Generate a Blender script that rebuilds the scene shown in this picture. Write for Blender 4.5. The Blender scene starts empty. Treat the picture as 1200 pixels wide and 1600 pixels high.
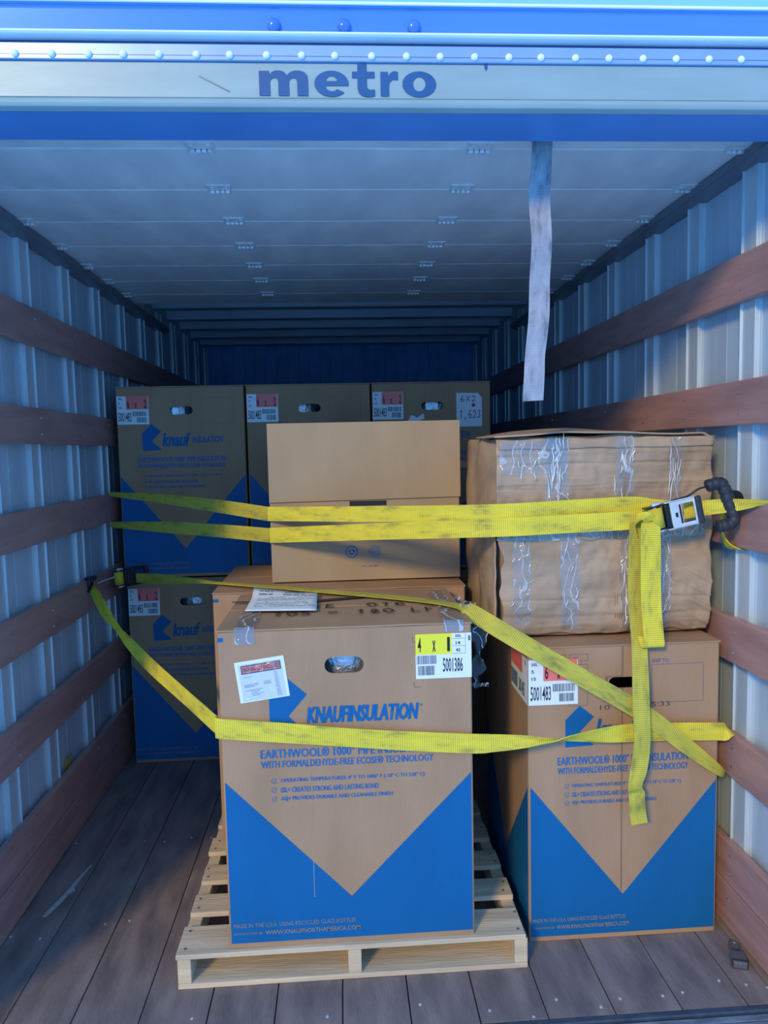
import bpy, bmesh, math, random
from mathutils import Vector, Matrix, noise
random.seed(7)
scene = bpy.context.scene
C = scene.collection
PI = math.pi

# ------------------------------------------------------------------ camera
def cam_axes(yaw, pitch, roll):
    f = Vector((math.sin(yaw)*math.cos(pitch), math.cos(yaw)*math.cos(pitch), -math.sin(pitch)))
    r = Vector((math.cos(yaw), -math.sin(yaw), 0)); u = r.cross(f)
    c, s = math.cos(roll), math.sin(roll)
    return c*r+s*u, -s*r+c*u, f
r_, u_, f_ = cam_axes(.0583, .0845, -.0221)
cd = bpy.data.cameras.new('camera'); cam = bpy.data.objects.new('camera', cd); C.objects.link(cam)
m = Matrix((r_, u_, -f_)).transposed().to_4x4(); m.translation = Vector((0, -1.97, 1.51)); cam.matrix_world = m
cd.sensor_fit = 'VERTICAL'; cd.sensor_height = 24; cd.lens = 1140/1600*24; cd.clip_start = .02
scene.camera = cam

# ------------------------------------------------------------------ sky, sun, exposure
SKY = (.135, .43, 1.0); SKY_STRENGTH = 1.66
SUN_COL = (1.0, .74, .32); SUN_STRENGTH = 2.15; SUN_AZ = 30; SUN_EL = 25; SUN_ANGLE = 9
world = bpy.data.worlds.new('sky'); scene.world = world; world.use_nodes = True
bg = world.node_tree.nodes['Background']
bg.inputs[0].default_value = (*SKY, 1); bg.inputs[1].default_value = SKY_STRENGTH
sl = bpy.data.lights.new('sun', 'SUN'); sl.energy = SUN_STRENGTH; sl.color = SUN_COL; sl.angle = math.radians(SUN_ANGLE)
so = bpy.data.objects.new('sun', sl); C.objects.link(so)
az, el = math.radians(SUN_AZ), math.radians(SUN_EL)
sd = Vector((math.sin(az)*math.cos(el), math.cos(az)*math.cos(el), -math.sin(el)))
so.rotation_euler = sd.to_track_quat('-Z', 'Y').to_euler(); so.location = (-4, -6, 5)
vs = scene.view_settings
vs.view_transform = 'Standard'; vs.look = 'None'; vs.gamma = 1; vs.use_curve_mapping = False; vs.exposure = 0.0

# ------------------------------------------------------------------ materials
M = {}
def mat(name, col, rough=.6, metal=0., var=.15, vscale=4., col2=None, stretch=(1,1,1), bump=0., bscale=60., spec=.5, coords='Object', detail=6.):
    mt = bpy.data.materials.new(name); mt.use_nodes = True; nt = mt.node_tree; N = nt.nodes; L = nt.links
    b = N['Principled BSDF']; b.inputs['Roughness'].default_value = rough; b.inputs['Metallic'].default_value = metal
    b.inputs['Specular IOR Level'].default_value = spec
    tc = N.new('ShaderNodeTexCoord'); mp = N.new('ShaderNodeMapping'); mp.inputs['Scale'].default_value = stretch
    L.new(tc.outputs[coords], mp.inputs[0])
    oi = N.new('ShaderNodeObjectInfo'); ad = N.new('ShaderNodeVectorMath'); ad.operation = 'ADD'
    sc = N.new('ShaderNodeVectorMath'); sc.operation = 'SCALE'; sc.inputs['Scale'].default_value = 13.
    cb = N.new('ShaderNodeCombineXYZ'); L.new(oi.outputs['Random'], cb.inputs[0]); L.new(oi.outputs['Random'], cb.inputs[1])
    L.new(cb.outputs[0], sc.inputs[0]); L.new(mp.outputs[0], ad.inputs[0]); L.new(sc.outputs[0], ad.inputs[1])
    n = N.new('ShaderNodeTexNoise'); n.inputs['Scale'].default_value = vscale; n.inputs['Detail'].default_value = detail
    L.new(ad.outputs[0], n.inputs['Vector'])
    rp = N.new('ShaderNodeValToRGB'); rp.color_ramp.elements[0].position = .3; rp.color_ramp.elements[1].position = .7
    c2 = col2 or tuple(max(0, c*(1-var)) for c in col); c1 = tuple(min(1, c*(1+var)) for c in col) if not col2 else col
    rp.color_ramp.elements[0].color = (*c2, 1); rp.color_ramp.elements[1].color = (*c1, 1)
    L.new(n.outputs[0], rp.inputs[0]); L.new(rp.outputs[0], b.inputs['Base Color'])
    if bump:
        n2 = N.new('ShaderNodeTexNoise'); n2.inputs['Scale'].default_value = bscale; n2.inputs['Detail'].default_value = 4
        L.new(ad.outputs[0], n2.inputs['Vector'])
        bp = N.new('ShaderNodeBump'); bp.inputs['Strength'].default_value = bump; bp.inputs['Distance'].default_value = .004
        L.new(n2.outputs[0], bp.inputs['Height']); L.new(bp.outputs[0], b.inputs['Normal'])
    M[name] = mt
    return mt
mat('cardboard', (.405, .245, .140), .85, var=.10, vscale=7, bump=.25, bscale=90, stretch=(1,1,.35), spec=.2)
mat('cardboard_pale', (.42, .30, .18), .85, var=.08, vscale=6, bump=.2, bscale=80, stretch=(1,1,.3), spec=.2)
mat('cardboard_taped', (.43, .295, .185), .62, var=.24, vscale=7, bump=.8, bscale=28, stretch=(.5,1,1.6), spec=.35)
mat('cardboard_edge', (.47, .34, .24), .9, var=.15, vscale=40)
mat('cardboard_inside', (.22, .15, .10), .9)
mat('print_blue', (.003, .118, .315), .55, var=.08, vscale=6, bump=.15, bscale=90, stretch=(1,1,.35), spec=.3)
mat('ink_blue', (.01, .13, .36), .6, var=.12, vscale=60)
mat('ink_dark', (.05, .05, .07), .6, var=.1)
mat('ink_black', (.012, .012, .018), .5, var=.1)
mat('ink_tan', (.30, .22, .17), .8, var=.25, vscale=120)
mat('outline_ink', (.13, .12, .16), .8, var=.2, vscale=60)
mat('label_white', (.78, .82, .80), .45, var=.03, vscale=8)
mat('label_yellow', (.86, .78, .03), .45, var=.03)
mat('label_red', (.92, .19, .15), .45, var=.05)
mat('barcode_ink', (.10, .13, .16), .5, var=.3, vscale=200)
mat('paper_white', (.78, .83, .84), .6, var=.04, vscale=10)
mat('paper_print', (.22, .25, .30), .6, var=.2, vscale=300)
mat('pallet_wood', (.74, .59, .39), .85, col2=(.50, .40, .28), vscale=5, stretch=(.5, 6, 6), bump=.5, bscale=30, spec=.2)
mat('plank_wood', (.29, .225, .205), .58, col2=(.135, .11, .11), vscale=4, stretch=(4, 1.0, 4), bump=.45, bscale=40, spec=.4)
mat('rail_wood', (.50, .28, .24), .42, col2=(.36, .20, .175), vscale=5, stretch=(6, .7, 5), bump=.3, bscale=30, spec=.4)
mat('wall_sheet', (.47, .58, .66), .42, metal=.1, var=.12, vscale=3, stretch=(1,2.5,.4))  # sheet colour lightened and blued to carry the haze over the walls
mat('post_steel', (.54, .62, .65), .35, metal=.2, var=.10, vscale=8, stretch=(1,1,.3))
mat('front_wall', (.16, .42, .80), .7, var=.2)  # blue haze lifting the dark depths is put into this wall colour
mat('roof_sheet', (.50, .60, .68), .5, metal=.1, var=.1)
mat('door_panel', (.84, .86, .84), .5, var=.10, vscale=4, stretch=(2.2, .8, 1), col2=(.66, .70, .71))
mat('galvanised', (.74, .76, .75), .4, metal=.1, var=.15, vscale=40)
mat('track_metal', (.20, .23, .27), .45, metal=.5)
mat('header_band', (.33, .42, .40), .42, metal=.1, var=.06, vscale=9, stretch=(.6, 1, 3), bump=.08, bscale=20)
mat('header_cap', (.11, .30, .62), .25, metal=.25, var=.08, vscale=3, stretch=(.3, 1, 5))
mat('header_flange', (.34, .46, .70), .35, metal=.4, var=.08, vscale=6)
mat('header_ridge', (.93, .95, .93), .25, metal=.0, var=.05)
mat('seal_dark', (.03, .06, .13), .6)
mat('soffit_blue', (.10, .30, .66), .45, var=.08)
mat('marker_lens', (.06, .20, .62), .15, spec=.7)  # blue of the haze put into the colour of red clearance lights
mat('logo_blue', (.02, .10, .25), .4, var=.08)
mat('sill_metal', (.36, .43, .49), .4, metal=.5, col2=(.12, .16, .22), vscale=14, stretch=(.8, 3, 1), bump=.4, bscale=50)
mat('sill_dark', (.09, .12, .16), .5, metal=.4, col2=(.04, .06, .09), vscale=20)
mat('black_rubber', (.025, .03, .04), .55, bump=.3, bscale=60)
mat('black_steel', (.03, .035, .045), .35, metal=.7)
mat('buckle_steel', (.72, .70, .66), .30, metal=.35, var=.12, vscale=50)
mat('foil', (.55, .60, .64), .3, metal=.8, bump=.9, bscale=70, var=.15, vscale=60)
mat('scuff_pale', (.42, .42, .42), .8, var=.2, vscale=60)
mat('padlock_body', (.22, .24, .27), .35, metal=.7)
mat('red_ink', (.55, .02, .04), .5)

def webbing(name, c1, c2, dirt, ribs=330):
    mt = bpy.data.materials.new(name); mt.use_nodes = True; nt = mt.node_tree; N = nt.nodes; L = nt.links
    b = N['Principled BSDF']; b.inputs['Roughness'].default_value = .75; b.inputs['Specular IOR Level'].default_value = .25
    uv = N.new('ShaderNodeUVMap'); uv.uv_map = 'UVMap'
    w = N.new('ShaderNodeTexWave'); w.wave_type = 'BANDS'; w.bands_direction = 'X'; w.inputs['Scale'].default_value = ribs*.0955*1.6
    w.inputs['Distortion'].default_value = .6; L.new(uv.outputs[0], w.inputs['Vector'])
    mp = N.new('ShaderNodeMapping'); mp.inputs['Scale'].default_value = (9, 30, 1); L.new(uv.outputs[0], mp.inputs[0])
    n = N.new('ShaderNodeTexNoise'); n.inputs['Scale'].default_value = 1.; n.inputs['Detail'].default_value = 8; n.inputs['Roughness'].default_value = .65
    L.new(mp.outputs[0], n.inputs['Vector'])
    rp = N.new('ShaderNodeValToRGB'); e = rp.color_ramp.elements
    e[0].position = .30; e[0].color = (*dirt, 1); e[1].position = .62; e[1].color = (*c1, 1)
    k = rp.color_ramp.elements.new(.46); k.color = (*c2, 1)
    L.new(n.outputs[0], rp.inputs[0])
    mx = N.new('ShaderNodeMix'); mx.data_type = 'RGBA'; mx.blend_type = 'MULTIPLY'; mx.inputs[0].default_value = .30
    L.new(rp.outputs[0], mx.inputs[6]); L.new(w.outputs[0], mx.inputs[7]); L.new(mx.outputs[2], b.inputs['Base Color'])
    bp = N.new('ShaderNodeBump'); bp.inputs['Strength'].default_value = .5; bp.inputs['Distance'].default_value = .001
    L.new(w.outputs[0], bp.inputs['Height']); L.new(bp.outputs[0], b.inputs['Normal'])
    M[name] = mt
webbing('strap_yellow', (.98, .79, .06), (.82, .67, .065), (.30, .27, .08))
webbing('strap_worn', (.72, .60, .07), (.58, .50, .07), (.24, .22, .07))
webbing('strap_grey', (.50, .51, .54), (.38, .39, .43), (.10, .11, .16), ribs=500)

def film(name, amount=.25, bscale=30., base=.12):
    mt = bpy.data.materials.new(name); mt.use_nodes = True; nt = mt.node_tree; N = nt.nodes; L = nt.links
    N.remove(N['Principled BSDF']); out = N['Material Output']
    t = N.new('ShaderNodeBsdfTransparent'); t.inputs[0].default_value = (.95, .96, .97, 1)
    g = N.new('ShaderNodeBsdfGlossy'); g.inputs['Roughness'].default_value = .12
    d = N.new('ShaderNodeBsdfDiffuse'); d.inputs[0].default_value = (.75, .78, .8, 1)
    tc = N.new('ShaderNodeTexCoord')
    n = N.new('ShaderNodeTexNoise'); n.inputs['Scale'].default_value = bscale; n.inputs['Detail'].default_value = 3; n.inputs['Distortion'].default_value = 1.5
    L.new(tc.outputs['Object'], n.inputs['Vector'])
    bp = N.new('ShaderNodeBump'); bp.inputs['Strength'].default_value = .8; bp.inputs['Distance'].default_value = .01
    L.new(n.outputs[0], bp.inputs['Height']); L.new(bp.outputs[0], g.inputs['Normal'])
    v = N.new('ShaderNodeTexWave'); v.inputs['Scale'].default_value = bscale*.35; v.inputs['Distortion'].default_value = 14; v.inputs['Detail'].default_value = 2
    L.new(tc.outputs['Object'], v.inputs['Vector'])
    rp = N.new('ShaderNodeValToRGB'); rp.color_ramp.elements[0].position = .93; rp.color_ramp.elements[0].color = (0,0,0,1); rp.color_ramp.elements[1].color = (1,1,1,1)
    L.new(v.outputs[0], rp.inputs[0])
    mu = N.new('ShaderNodeMath'); mu.operation = 'MULTIPLY_ADD'; mu.inputs[1].default_value = amount; mu.inputs[2].default_value = 0.03
    L.new(rp.outputs[0], mu.inputs[0])
    m1 = N.new('ShaderNodeMixShader'); m1.inputs[0].default_value = base; L.new(t.outputs[0], m1.inputs[1]); L.new(g.outputs[0], m1.inputs[2])
    m2 = N.new('ShaderNodeMixShader'); L.new(mu.outputs[0], m2.inputs[0]); L.new(m1.outputs[0], m2.inputs[1]); L.new(d.outputs[0], m2.inputs[2])
    L.new(m2.outputs[0], out.inputs[0]); M[name] = mt
film('clear_tape', .45, 26., .13)
film('stretch_film', .8, 40., .05)
film('pouch_film', .10, 30., .03)

# ------------------------------------------------------------------ helpers
def obj(name, bm, m, parent=None, smooth=False, bevel=0., solid=0.):
    if isinstance(bm, bmesh.types.BMesh):
        me = bpy.data.meshes.new(name)
        bmesh.ops.recalc_face_normals(bm, faces=bm.faces[:]) if solid == 0 else None
        bm.to_mesh(me); bm.free()
    else: me = bm
    if m: me.materials.clear(); me.materials.append(M[m])
    if smooth:
        for p in me.polygons: p.use_smooth = True
    o = bpy.data.objects.new(name, me); C.objects.link(o)
    if parent: o.parent = parent
    if solid:
        s = o.modifiers.new('thickness', 'SOLIDIFY'); s.thickness = solid; s.offset = 0
    if bevel:
        b = o.modifiers.new('bevel', 'BEVEL'); b.width = bevel; b.segments = 2; b.limit_method = 'ANGLE'
    return o
def inst(src, parent, loc=(0,0,0), rot=None, name=None):
    o = bpy.data.objects.new(name or src.name.split('.')[0], src.data); C.objects.link(o); o.parent = parent
    for md in src.modifiers:
        n = o.modifiers.new(md.name, md.type)
        if md.type == 'BEVEL': n.width = md.width; n.segments = md.segments; n.limit_method = 'ANGLE'
    o.location = loc
    if rot: o.rotation_euler = rot
    return o
def tag(o, label, cat, group=None):
    o['label'] = label; o['category'] = cat
    if group: o['group'] = group
    return o
def struct(o): o['kind'] = 'structure'; return o
def thing(name, label, cat, loc=(0,0,0), rotz=0., group=None):
    o = bpy.data.objects.new(name, None); C.objects.link(o); o.empty_display_size = .1
    o.location = loc; o.rotation_euler = (0, 0, rotz); return tag(o, label, cat, group)
def bx(bm, x0, x1, y0, y1, z0, z1, mtx=None):
    v = [Vector((x, y, z)) for x in (x0, x1) for y in (y0, y1) for z in (z0, z1)]
    if mtx: v = [mtx @ p for p in v]
    v = [bm.verts.new(p) for p in v]
    for f in ((0,1,3,2), (4,6,7,5), (0,4,5,1), (2,3,7,6), (0,2,6,4), (1,5,7,3)): bm.faces.new([v[i] for i in f])
    return v
def box(*a, mtx=None):
    bm = bmesh.new(); bx(bm, *a, mtx=mtx); return bm
def prism(bm, poly, x0, x1):          # polygon in (y,z) run along x
    a = [bm.verts.new((x0, p[0], p[1])) for p in poly]; b = [bm.verts.new((x1, p[0], p[1])) for p in poly]
    n = len(poly)
    for i in range(n): bm.faces.new((a[i], a[(i+1) % n], b[(i+1) % n], b[i]))
    bm.faces.new(a); bm.faces.new(b[::-1])
def prism_y(bm, poly, y0, y1):        # polygon in (x,z) run along y
    a = [bm.verts.new((p[0], y0, p[1])) for p in poly]; b = [bm.verts.new((p[0], y1, p[1])) for p in poly]
    n = len(poly)
    for i in range(n): bm.faces.new((a[i], a[(i+1) % n], b[(i+1) % n], b[i]))
    bm.faces.new(a); bm.faces.new(b[::-1])
def cyl(bm, p, q, r, n=12, r2=None):
    p, q = Vector(p), Vector(q); d = (q-p).normalized(); a = d.orthogonal().normalized(); b = d.cross(a); r2 = r if r2 is None else r2
    A = [bm.verts.new(p+r*(math.cos(t)*a+math.sin(t)*b)) for t in [2*PI*i/n for i in range(n)]]
    B = [bm.verts.new(q+r2*(math.cos(t)*a+math.sin(t)*b)) for t in [2*PI*i/n for i in range(n)]]
    for i in range(n): bm.faces.new((A[i], A[(i+1) % n], B[(i+1) % n], B[i]))
    bm.faces.new(A[::-1]); bm.faces.new(B)
def catmull(pts, n=8):
    out = []; P = [pts[0]]+list(pts)+[pts[-1]]
    for i in range(1, len(P)-2):
        p0, p1, p2, p3 = P[i-1], P[i], P[i+1], P[i+2]
        for k in range(n):
            t = k/n
            out.append(.5*((2*p1)+(p2-p0)*t+(2*p0-5*p1+4*p2-p3)*t*t+(3*p1-p0-3*p2+p3)*t**3))
    out.append(pts[-1]); return out
def tube(pts, r, n=10, sub=6, ridge=0., rn=0):
    P = catmull([Vector(p) for p in pts], sub); bm = bmesh.new(); rings = []; up = None
    for i, p in enumerate(P):
        d = (P[min(i+1, len(P)-1)]-P[max(i-1, 0)]).normalized()
        up = d.orthogonal().normalized() if up is None else (up-d*up.dot(d)).normalized()
        b = d.cross(up); rr = r*(1-(ridge if rn and i % rn == 0 else 0))
        rings.append([bm.verts.new(p+rr*(math.cos(2*PI*k/n)*up+math.sin(2*PI*k/n)*b)) for k in range(n)])
    for a, b in zip(rings, rings[1:]):
        for k in range(n): bm.faces.new((a[k], a[(k+1) % n], b[(k+1) % n], b[k]))
    bm.faces.new(rings[0][::-1]); bm.faces.new(rings[-1]); return bm
def ribbon(name, ctrl, m, parent=None, width=.052, thick=.0026, sub=10, smooth_path=True, curl=0.):
    """ctrl: list of (point, width direction[, width factor]); a woven band with a real thickness"""
    pts = [Vector(c[0]) for c in ctrl]; ws = [Vector(c[1]).normalized() for c in ctrl]; fs = [Vector((c[2] if len(c) > 2 else 1., 0, 0)) for c in ctrl]
    if smooth_path: P = catmull(pts, sub); W = catmull(ws, sub); F = [v.x for v in catmull(fs, sub)]
    else:
        P, W, F = [], [], []
        for i in range(len(pts)-1):
            for k in range(sub):
                t = k/sub; P.append(pts[i].lerp(pts[i+1], t)); W.append(ws[i].lerp(ws[i+1], t)); F.append(fs[i].x*(1-t)+fs[i+1].x*t)
        P.append(pts[-1]); W.append(ws[-1]); F.append(fs[-1].x)
    bm = bmesh.new(); uvl = bm.loops.layers.uv.new('UVMap'); rows = []; L = 0.; NV = 4
    for i, p in enumerate(P):
        if i: L += (p-P[i-1]).length
        t = (P[min(i+1, len(P)-1)]-P[max(i-1, 0)]).normalized(); w = W[i].normalized(); n = t.cross(w)
        n = n.normalized() if n.length > 1e-4 else Vector((0, -1, 0))
        row = []
        for s in (1, -1):
            for k in range(NV+1):
                q = (k/NV-.5)
                row.append((bm.verts.new(p+w*width*F[i]*q+n*(s*thick/2+curl*(q*q*4-.5))), L, k/NV*.05))
        rows.append(row)
    def face(vs):
        f = bm.faces.new([v[0] for v in vs])
        for lp, v in zip(f.loops, vs): lp[uvl].uv = (v[1], v[2])
    K = NV+1
    for a, b in zip(rows, rows[1:]):
        for k in range(NV):
            face((a[k], a[k+1], b[k+1], b[k])); face((a[K+k], b[K+k], b[K+k+1], a[K+k+1]))
        face((a[0], b[0], b[K], a[K])); face((a[NV], a[K+NV], b[K+NV], b[NV]))
    o = obj(name, bm, m, parent, smooth=False)
    return o

# ---- flat print: lettering, bars, shapes in a local (x,z) plane at depth y
def glyphs(body, rect, shear=0., bold=0., res=2, spacing=1.):
    cu = bpy.data.curves.new('t', 'FONT'); cu.body = body; cu.size = 1; cu.resolution_u = res; cu.shear = shear; cu.offset = bold; cu.space_character = spacing
    o = bpy.data.objects.new('t', cu); C.objects.link(o)
    dg = bpy.context.evaluated_depsgraph_get(); me = bpy.data.meshes.new_from_object(o.evaluated_get(dg))
    bpy.data.objects.remove(o); bpy.data.curves.remove(cu)
    xs = [v.co.x for v in me.vertices]; ys = [v.co.y for v in me.vertices]
    x0, x1, y0, y1 = min(xs), max(xs), min(ys), max(ys); X0, Z0, X1, Z1 = rect
    for v in me.vertices:
        v.co = Vector((X0+(v.co.x-x0)/(x1-x0)*(X1-X0), 0, Z0+(v.co.y-y0)/(y1-y0)*(Z1-Z0)))
    return me
def text(body, rect, m, parent, y=-.0013, mtx=None, fat=0., **k):
    me = glyphs(body, (rect[0]+fat, rect[1], rect[2]-fat, rect[3]), **k)
    if fat:                                  # heavier strokes: the outline printed several times, a hair apart
        b2 = bmesh.new()
        for dx in (-fat, -fat/3, fat/3, fat):
            n0 = len(b2.verts); b2.from_mesh(me); b2.verts.ensure_lookup_table()
            for v in b2.verts[n0:]: v.co.x += dx; v.co.y -= (dx+fat)*.12
        b2.to_mesh(me); b2.free()
    for v in me.vertices: v.co.y += y
    if mtx: me.transform(mtx)
    return obj('lettering', me, m, parent)
def flat(name, polys, m, parent, y=-.0006, thick=.0005, mtx=None):
    bm = bmesh.new()
    for poly in polys:
        a = [bm.verts.new((p[0], y, p[1])) for p in poly]; b = [bm.verts.new((p[0], y+thick, p[1])) for p in poly]
        bm.faces.new(a); bm.faces.new(b[::-1]); n = len(poly)
        for i in range(n): bm.faces.new((a[i], a[(i+1) % n], b[(i+1) % n], b[i]))
    if mtx: bm.transform(mtx)
    return obj(name, bm, m, parent)
def rc(x0, z0, x1, z1): return [(x0, z0), (x1, z0), (x1, z1), (x0, z1)]
def frame_rects(x0, z0, x1, z1, w=.0012):
    return [rc(x0, z0, x1, z0+w), rc(x0, z1-w, x1, z1), rc(x0, z0+w, x0+w, z1-w), rc(x1-w, z0+w, x1, z1-w)]
def barcode(rect, seed):
    rnd = random.Random(seed); x0, z0, x1, z1 = rect; x = x0; P = []; unit = (x1-x0)/62
    while x < x1-unit:
        w = rnd.choice((1, 1, 2, 3))*unit
        P.append(rc(x, z0, min(x+w, x1), z1)); x += w+rnd.choice((1, 1, 2))*unit
    return P
STROKES = {'0': [[(.5,1),(.15,.8),(.1,.4),(.4,0),(.8,.15),(.9,.6),(.6,1),(.4,1)]], '1': [[(.3,.75),(.6,1),(.45,0)]],
 '2': [[(.1,.75),(.4,1),(.8,.8),(.6,.4),(.1,0),(.9,.08)]], '3': [[(.15,.9),(.6,1),(.75,.75),(.35,.52),(.8,.3),(.5,0),(.1,.12)]],
 '5': [[(.85,1),(.3,1),(.2,.6),(.7,.55),(.75,.15),(.4,0),(.1,.1)]], '6': [[(.7,1),(.38,.8),(.18,.5),(.15,.2),(.32,.02),(.6,0),(.82,.14),(.82,.36),(.6,.5),(.35,.45),(.17,.28)]],
 '8': [[(.5,.5),(.2,.75),(.5,1),(.8,.75),(.5,.5),(.15,.25),(.5,0),(.85,.25),(.5,.5)]], '=': [[(.1,.35),(.8,.38)],[(.1,.65),(.8,.7)]],
 'L': [[(.2,1),(.15,0),(.8,.05)]], 'F': [[(.2,0),(.25,1),(.85,1)],[(.22,.5),(.7,.55)]], 'X': [[(.1,1),(.85,0)],[(.85,1),(.1,0)]],
 'S': [[(.85,.9),(.5,1),(.2,.8),(.7,.4),(.6,.05),(.1,.05)]], 'E': [[(.8,1),(.2,1),(.15,0),(.8,0)],[(.18,.5),(.65,.5)]], ',': [[(.4,.15),(.25,-.2)]], 'B': [[(.2,0),(.2,1),(.65,.85),(.25,.52),(.75,.25),(.2,0)]], ' ': []}
def handwriting(s, x, z, w, h, pen):
    out = []; rnd = random.Random(s)
    for ch in s:
        P = []
        for st in STROKES[ch]:
            pts = [Vector((x+p[0]*w*.8+rnd.uniform(-.03, .03)*w, z+p[1]*h, 0)) for p in st]
            for a, b in zip(pts, pts[1:]):
                d = (b-a); L = d.length
                if L < 1e-6: continue
                d /= L; n = Vector((-d.y, d.x, 0))*pen/2; a2 = a-d*pen*.3; b2 = b+d*pen*.3
                P.append([(q.x, q.y) for q in (a2-n, b2-n, b2+n, a2+n)])
        x += w
        if P: out.append(P)
    return out

XL, XR = -1.09, 1.165            # inner faces of the side rails
YR, YF = -.185, 4.55             # rear end of the planks, front wall
# ------------------------------------------------------------------ floor
fl = struct(obj('floor', box(-1.16, 1.235, YR, YF, -.12, -.035), 'sill_dark'))
edges = [XL-.02]+[.331+.182*k for k in range(-7, 5)]+[XR+.02]
screw_bm = bmesh.new(); cyl(screw_bm, (0,0,-.002), (0,0,.0006), .0042, 10)
screw = None
for i, (a, b) in enumerate(zip(edges, edges[1:])):
    bm = bmesh.new(); bx(bm, a+.0016, b-.0016, YR, YF-.01, -.035, random.uniform(-.0012, .0008))
    p = obj('plank', bm, 'plank_wood', fl, bevel=.0015)
    for y in (-.135, .33, .84):
        for dx in (.035, -.04):
            x = (a if dx > 0 else b)+dx+random.uniform(-.008, .008)
            if random.random() < .35: continue
            y = y+random.uniform(-.03, .03)
            if screw is None: screw = obj('screw', screw_bm, 'post_steel', p); screw.location = (x, y, .001)
            else: inst(screw, p, (x, y+random.uniform(-.02, .02), .001))
# pale scrape on the second plank from the left rail
sc_ = [(-1.018, .375), (-1.004, .385), (-.985, .455), (-.978, .50), (-.962, .52), (-.973, .535), (-.968, .60), (-.957, .68), (-.965, .68), (-.984, .58), (-.996, .50), (-1.01, .44), (-1.022, .39)]
bm = bmesh.new(); bm.faces.new([bm.verts.new((x, y, .0014)) for x, y in sc_]); obj('scrape_mark', bm, 'scuff_pale', fl)

# ------------------------------------------------------------------ side walls: sheet, posts, wooden rails
POSTS = [.115, .45, .79, 1.19, 1.58, 1.98, 2.38, 2.79, 3.19, 3.60, 4.0, 4.4]
RAILS = [(.002, .143), (.147, .277), (.490, .627), (.845, .983), (1.200, 1.330), (1.560, 1.690), (1.915, 2.050)]
def side_wall(name, face, s):
    # face: x of the rail face; s = +1 when the wall lies to the right
    sheet = face+s*.044
    w = struct(obj(name, box(min(sheet, sheet+s*.02), max(sheet, sheet+s*.02), -.185, YF, -.1, 2.49), 'wall_sheet'))
    pf = face+s*.026          # post face
    bm = bmesh.new()
    poly = [(sheet, -.044), (sheet-s*.002, -.044), (pf+s*.012, -.036), (pf, -.034), (pf, .032), (pf-s*.006, .033), (pf-s*.006, .037), (sheet-s*.003, .037), (sheet, .044)]  # raised far lip added to catch light as a thin bright line
    a = [bm.verts.new((p[0], p[1], 0.)) for p in poly]; b = [bm.verts.new((p[0], p[1], 2.40)) for p in poly]; n = len(poly)
    for i in range(n): bm.faces.new((a[i], a[(i+1) % n], b[(i+1) % n], b[i]))
    bm.faces.new(a); bm.faces.new(b[::-1])
    first = obj('post', bm, 'post_steel', w, bevel=.0012); first.location = (0, POSTS[0], 0)
    for y in POSTS[1:]: inst(first, w, (0, y, 0))
    for y0, y1 in zip([-.2]+POSTS, POSTS):      # shallow pressed rib of the sheet between two posts
        ym = (y0+y1)/2+.03
        obj('sheet_rib', box(min(sheet, sheet-s*.0014), max(sheet, sheet-s*.0014), ym-.05, ym+.05, 0, 2.4), 'wall_sheet', w, bevel=.004)
    for z0, z1 in RAILS:
        r = obj('rail', box(min(face, pf), max(face, pf), -.18, YF-.02, z0, z1), 'rail_wood', w, bevel=.004)
        bm = bmesh.new()
        for y in POSTS[:6]:
            for dz in (.035, .095): cyl(bm, (face+s*.003, y+random.uniform(-.01, .01), z0+dz), (face-s*.0008, y, z0+dz), .0045, 8)
        sc = obj('screw_row', bm, 'track_metal', r); sc['kind'] = 'stuff'
    return w
wl = side_wall('wall_left', XL, -1)
wr = side_wall('wall_right', XR, 1)
# pale moulding where the right bottom board meets the floor
tr = struct(obj('trim_1', box(XR-.018, XR-.001, -.185, YF-.02, .0005, .012), 'cardboard_inside', bevel=.003))
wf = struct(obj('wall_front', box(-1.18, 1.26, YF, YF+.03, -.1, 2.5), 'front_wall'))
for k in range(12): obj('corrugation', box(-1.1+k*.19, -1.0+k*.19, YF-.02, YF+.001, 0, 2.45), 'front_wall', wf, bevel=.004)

# ------------------------------------------------------------------ roof with bows
ce = struct(obj('ceiling', box(-1.18, 1.26, -.24, YF, 2.47, 2.50), 'roof_sheet'))
for y in (2.36, 2.75, 3.14, 3.53, 3.92, 4.31):
    bm = bmesh.new(); prism(bm, [(y-.06, 2.47), (y-.04, 2.415), (y+.04, 2.415), (y+.06, 2.47)], -1.16, 1.235)
    obj('roof_bow', bm, 'roof_sheet', ce, bevel=.004)

# ------------------------------------------------------------------ roll-up door parked under the roof
DE = [-.005, .095, .407, .722, 1.03, 1.335, 1.615, 1.915, 2.15]
dr = struct(obj('door_1', box(XL+.02, XR-.02, DE[1], DE[-1]-.01, 2.357, 2.362), 'track_metal'))
for a, b in zip(DE, DE[1:]):
    obj('door_section', box(XL-.004, XR+.004, a+.0015, b-.0015, 2.33, 2.355), 'door_panel', dr, bevel=.004)
obj('bottom_seal', box(XL, XR, -.03, -.005, 2.318, 2.36), 'seal_dark', dr, bevel=.004)
bm = bmesh.new()
bx(bm, -.036, .036, -.046, -.006, -.004, 0); bx(bm, -.032, .032, .006, .03, -.0035, 0)
for k in range(4):
    x = -.030+k*.0155; cyl(bm, (x, 0, -.006), (x+.0125, 0, -.006), .0065, 8)
for x in (-.022, .022):
    for y in (-.03, .02): cyl(bm, (x, y, -.0065), (x, y, -.003), .0045, 8)
hinge = None
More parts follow.
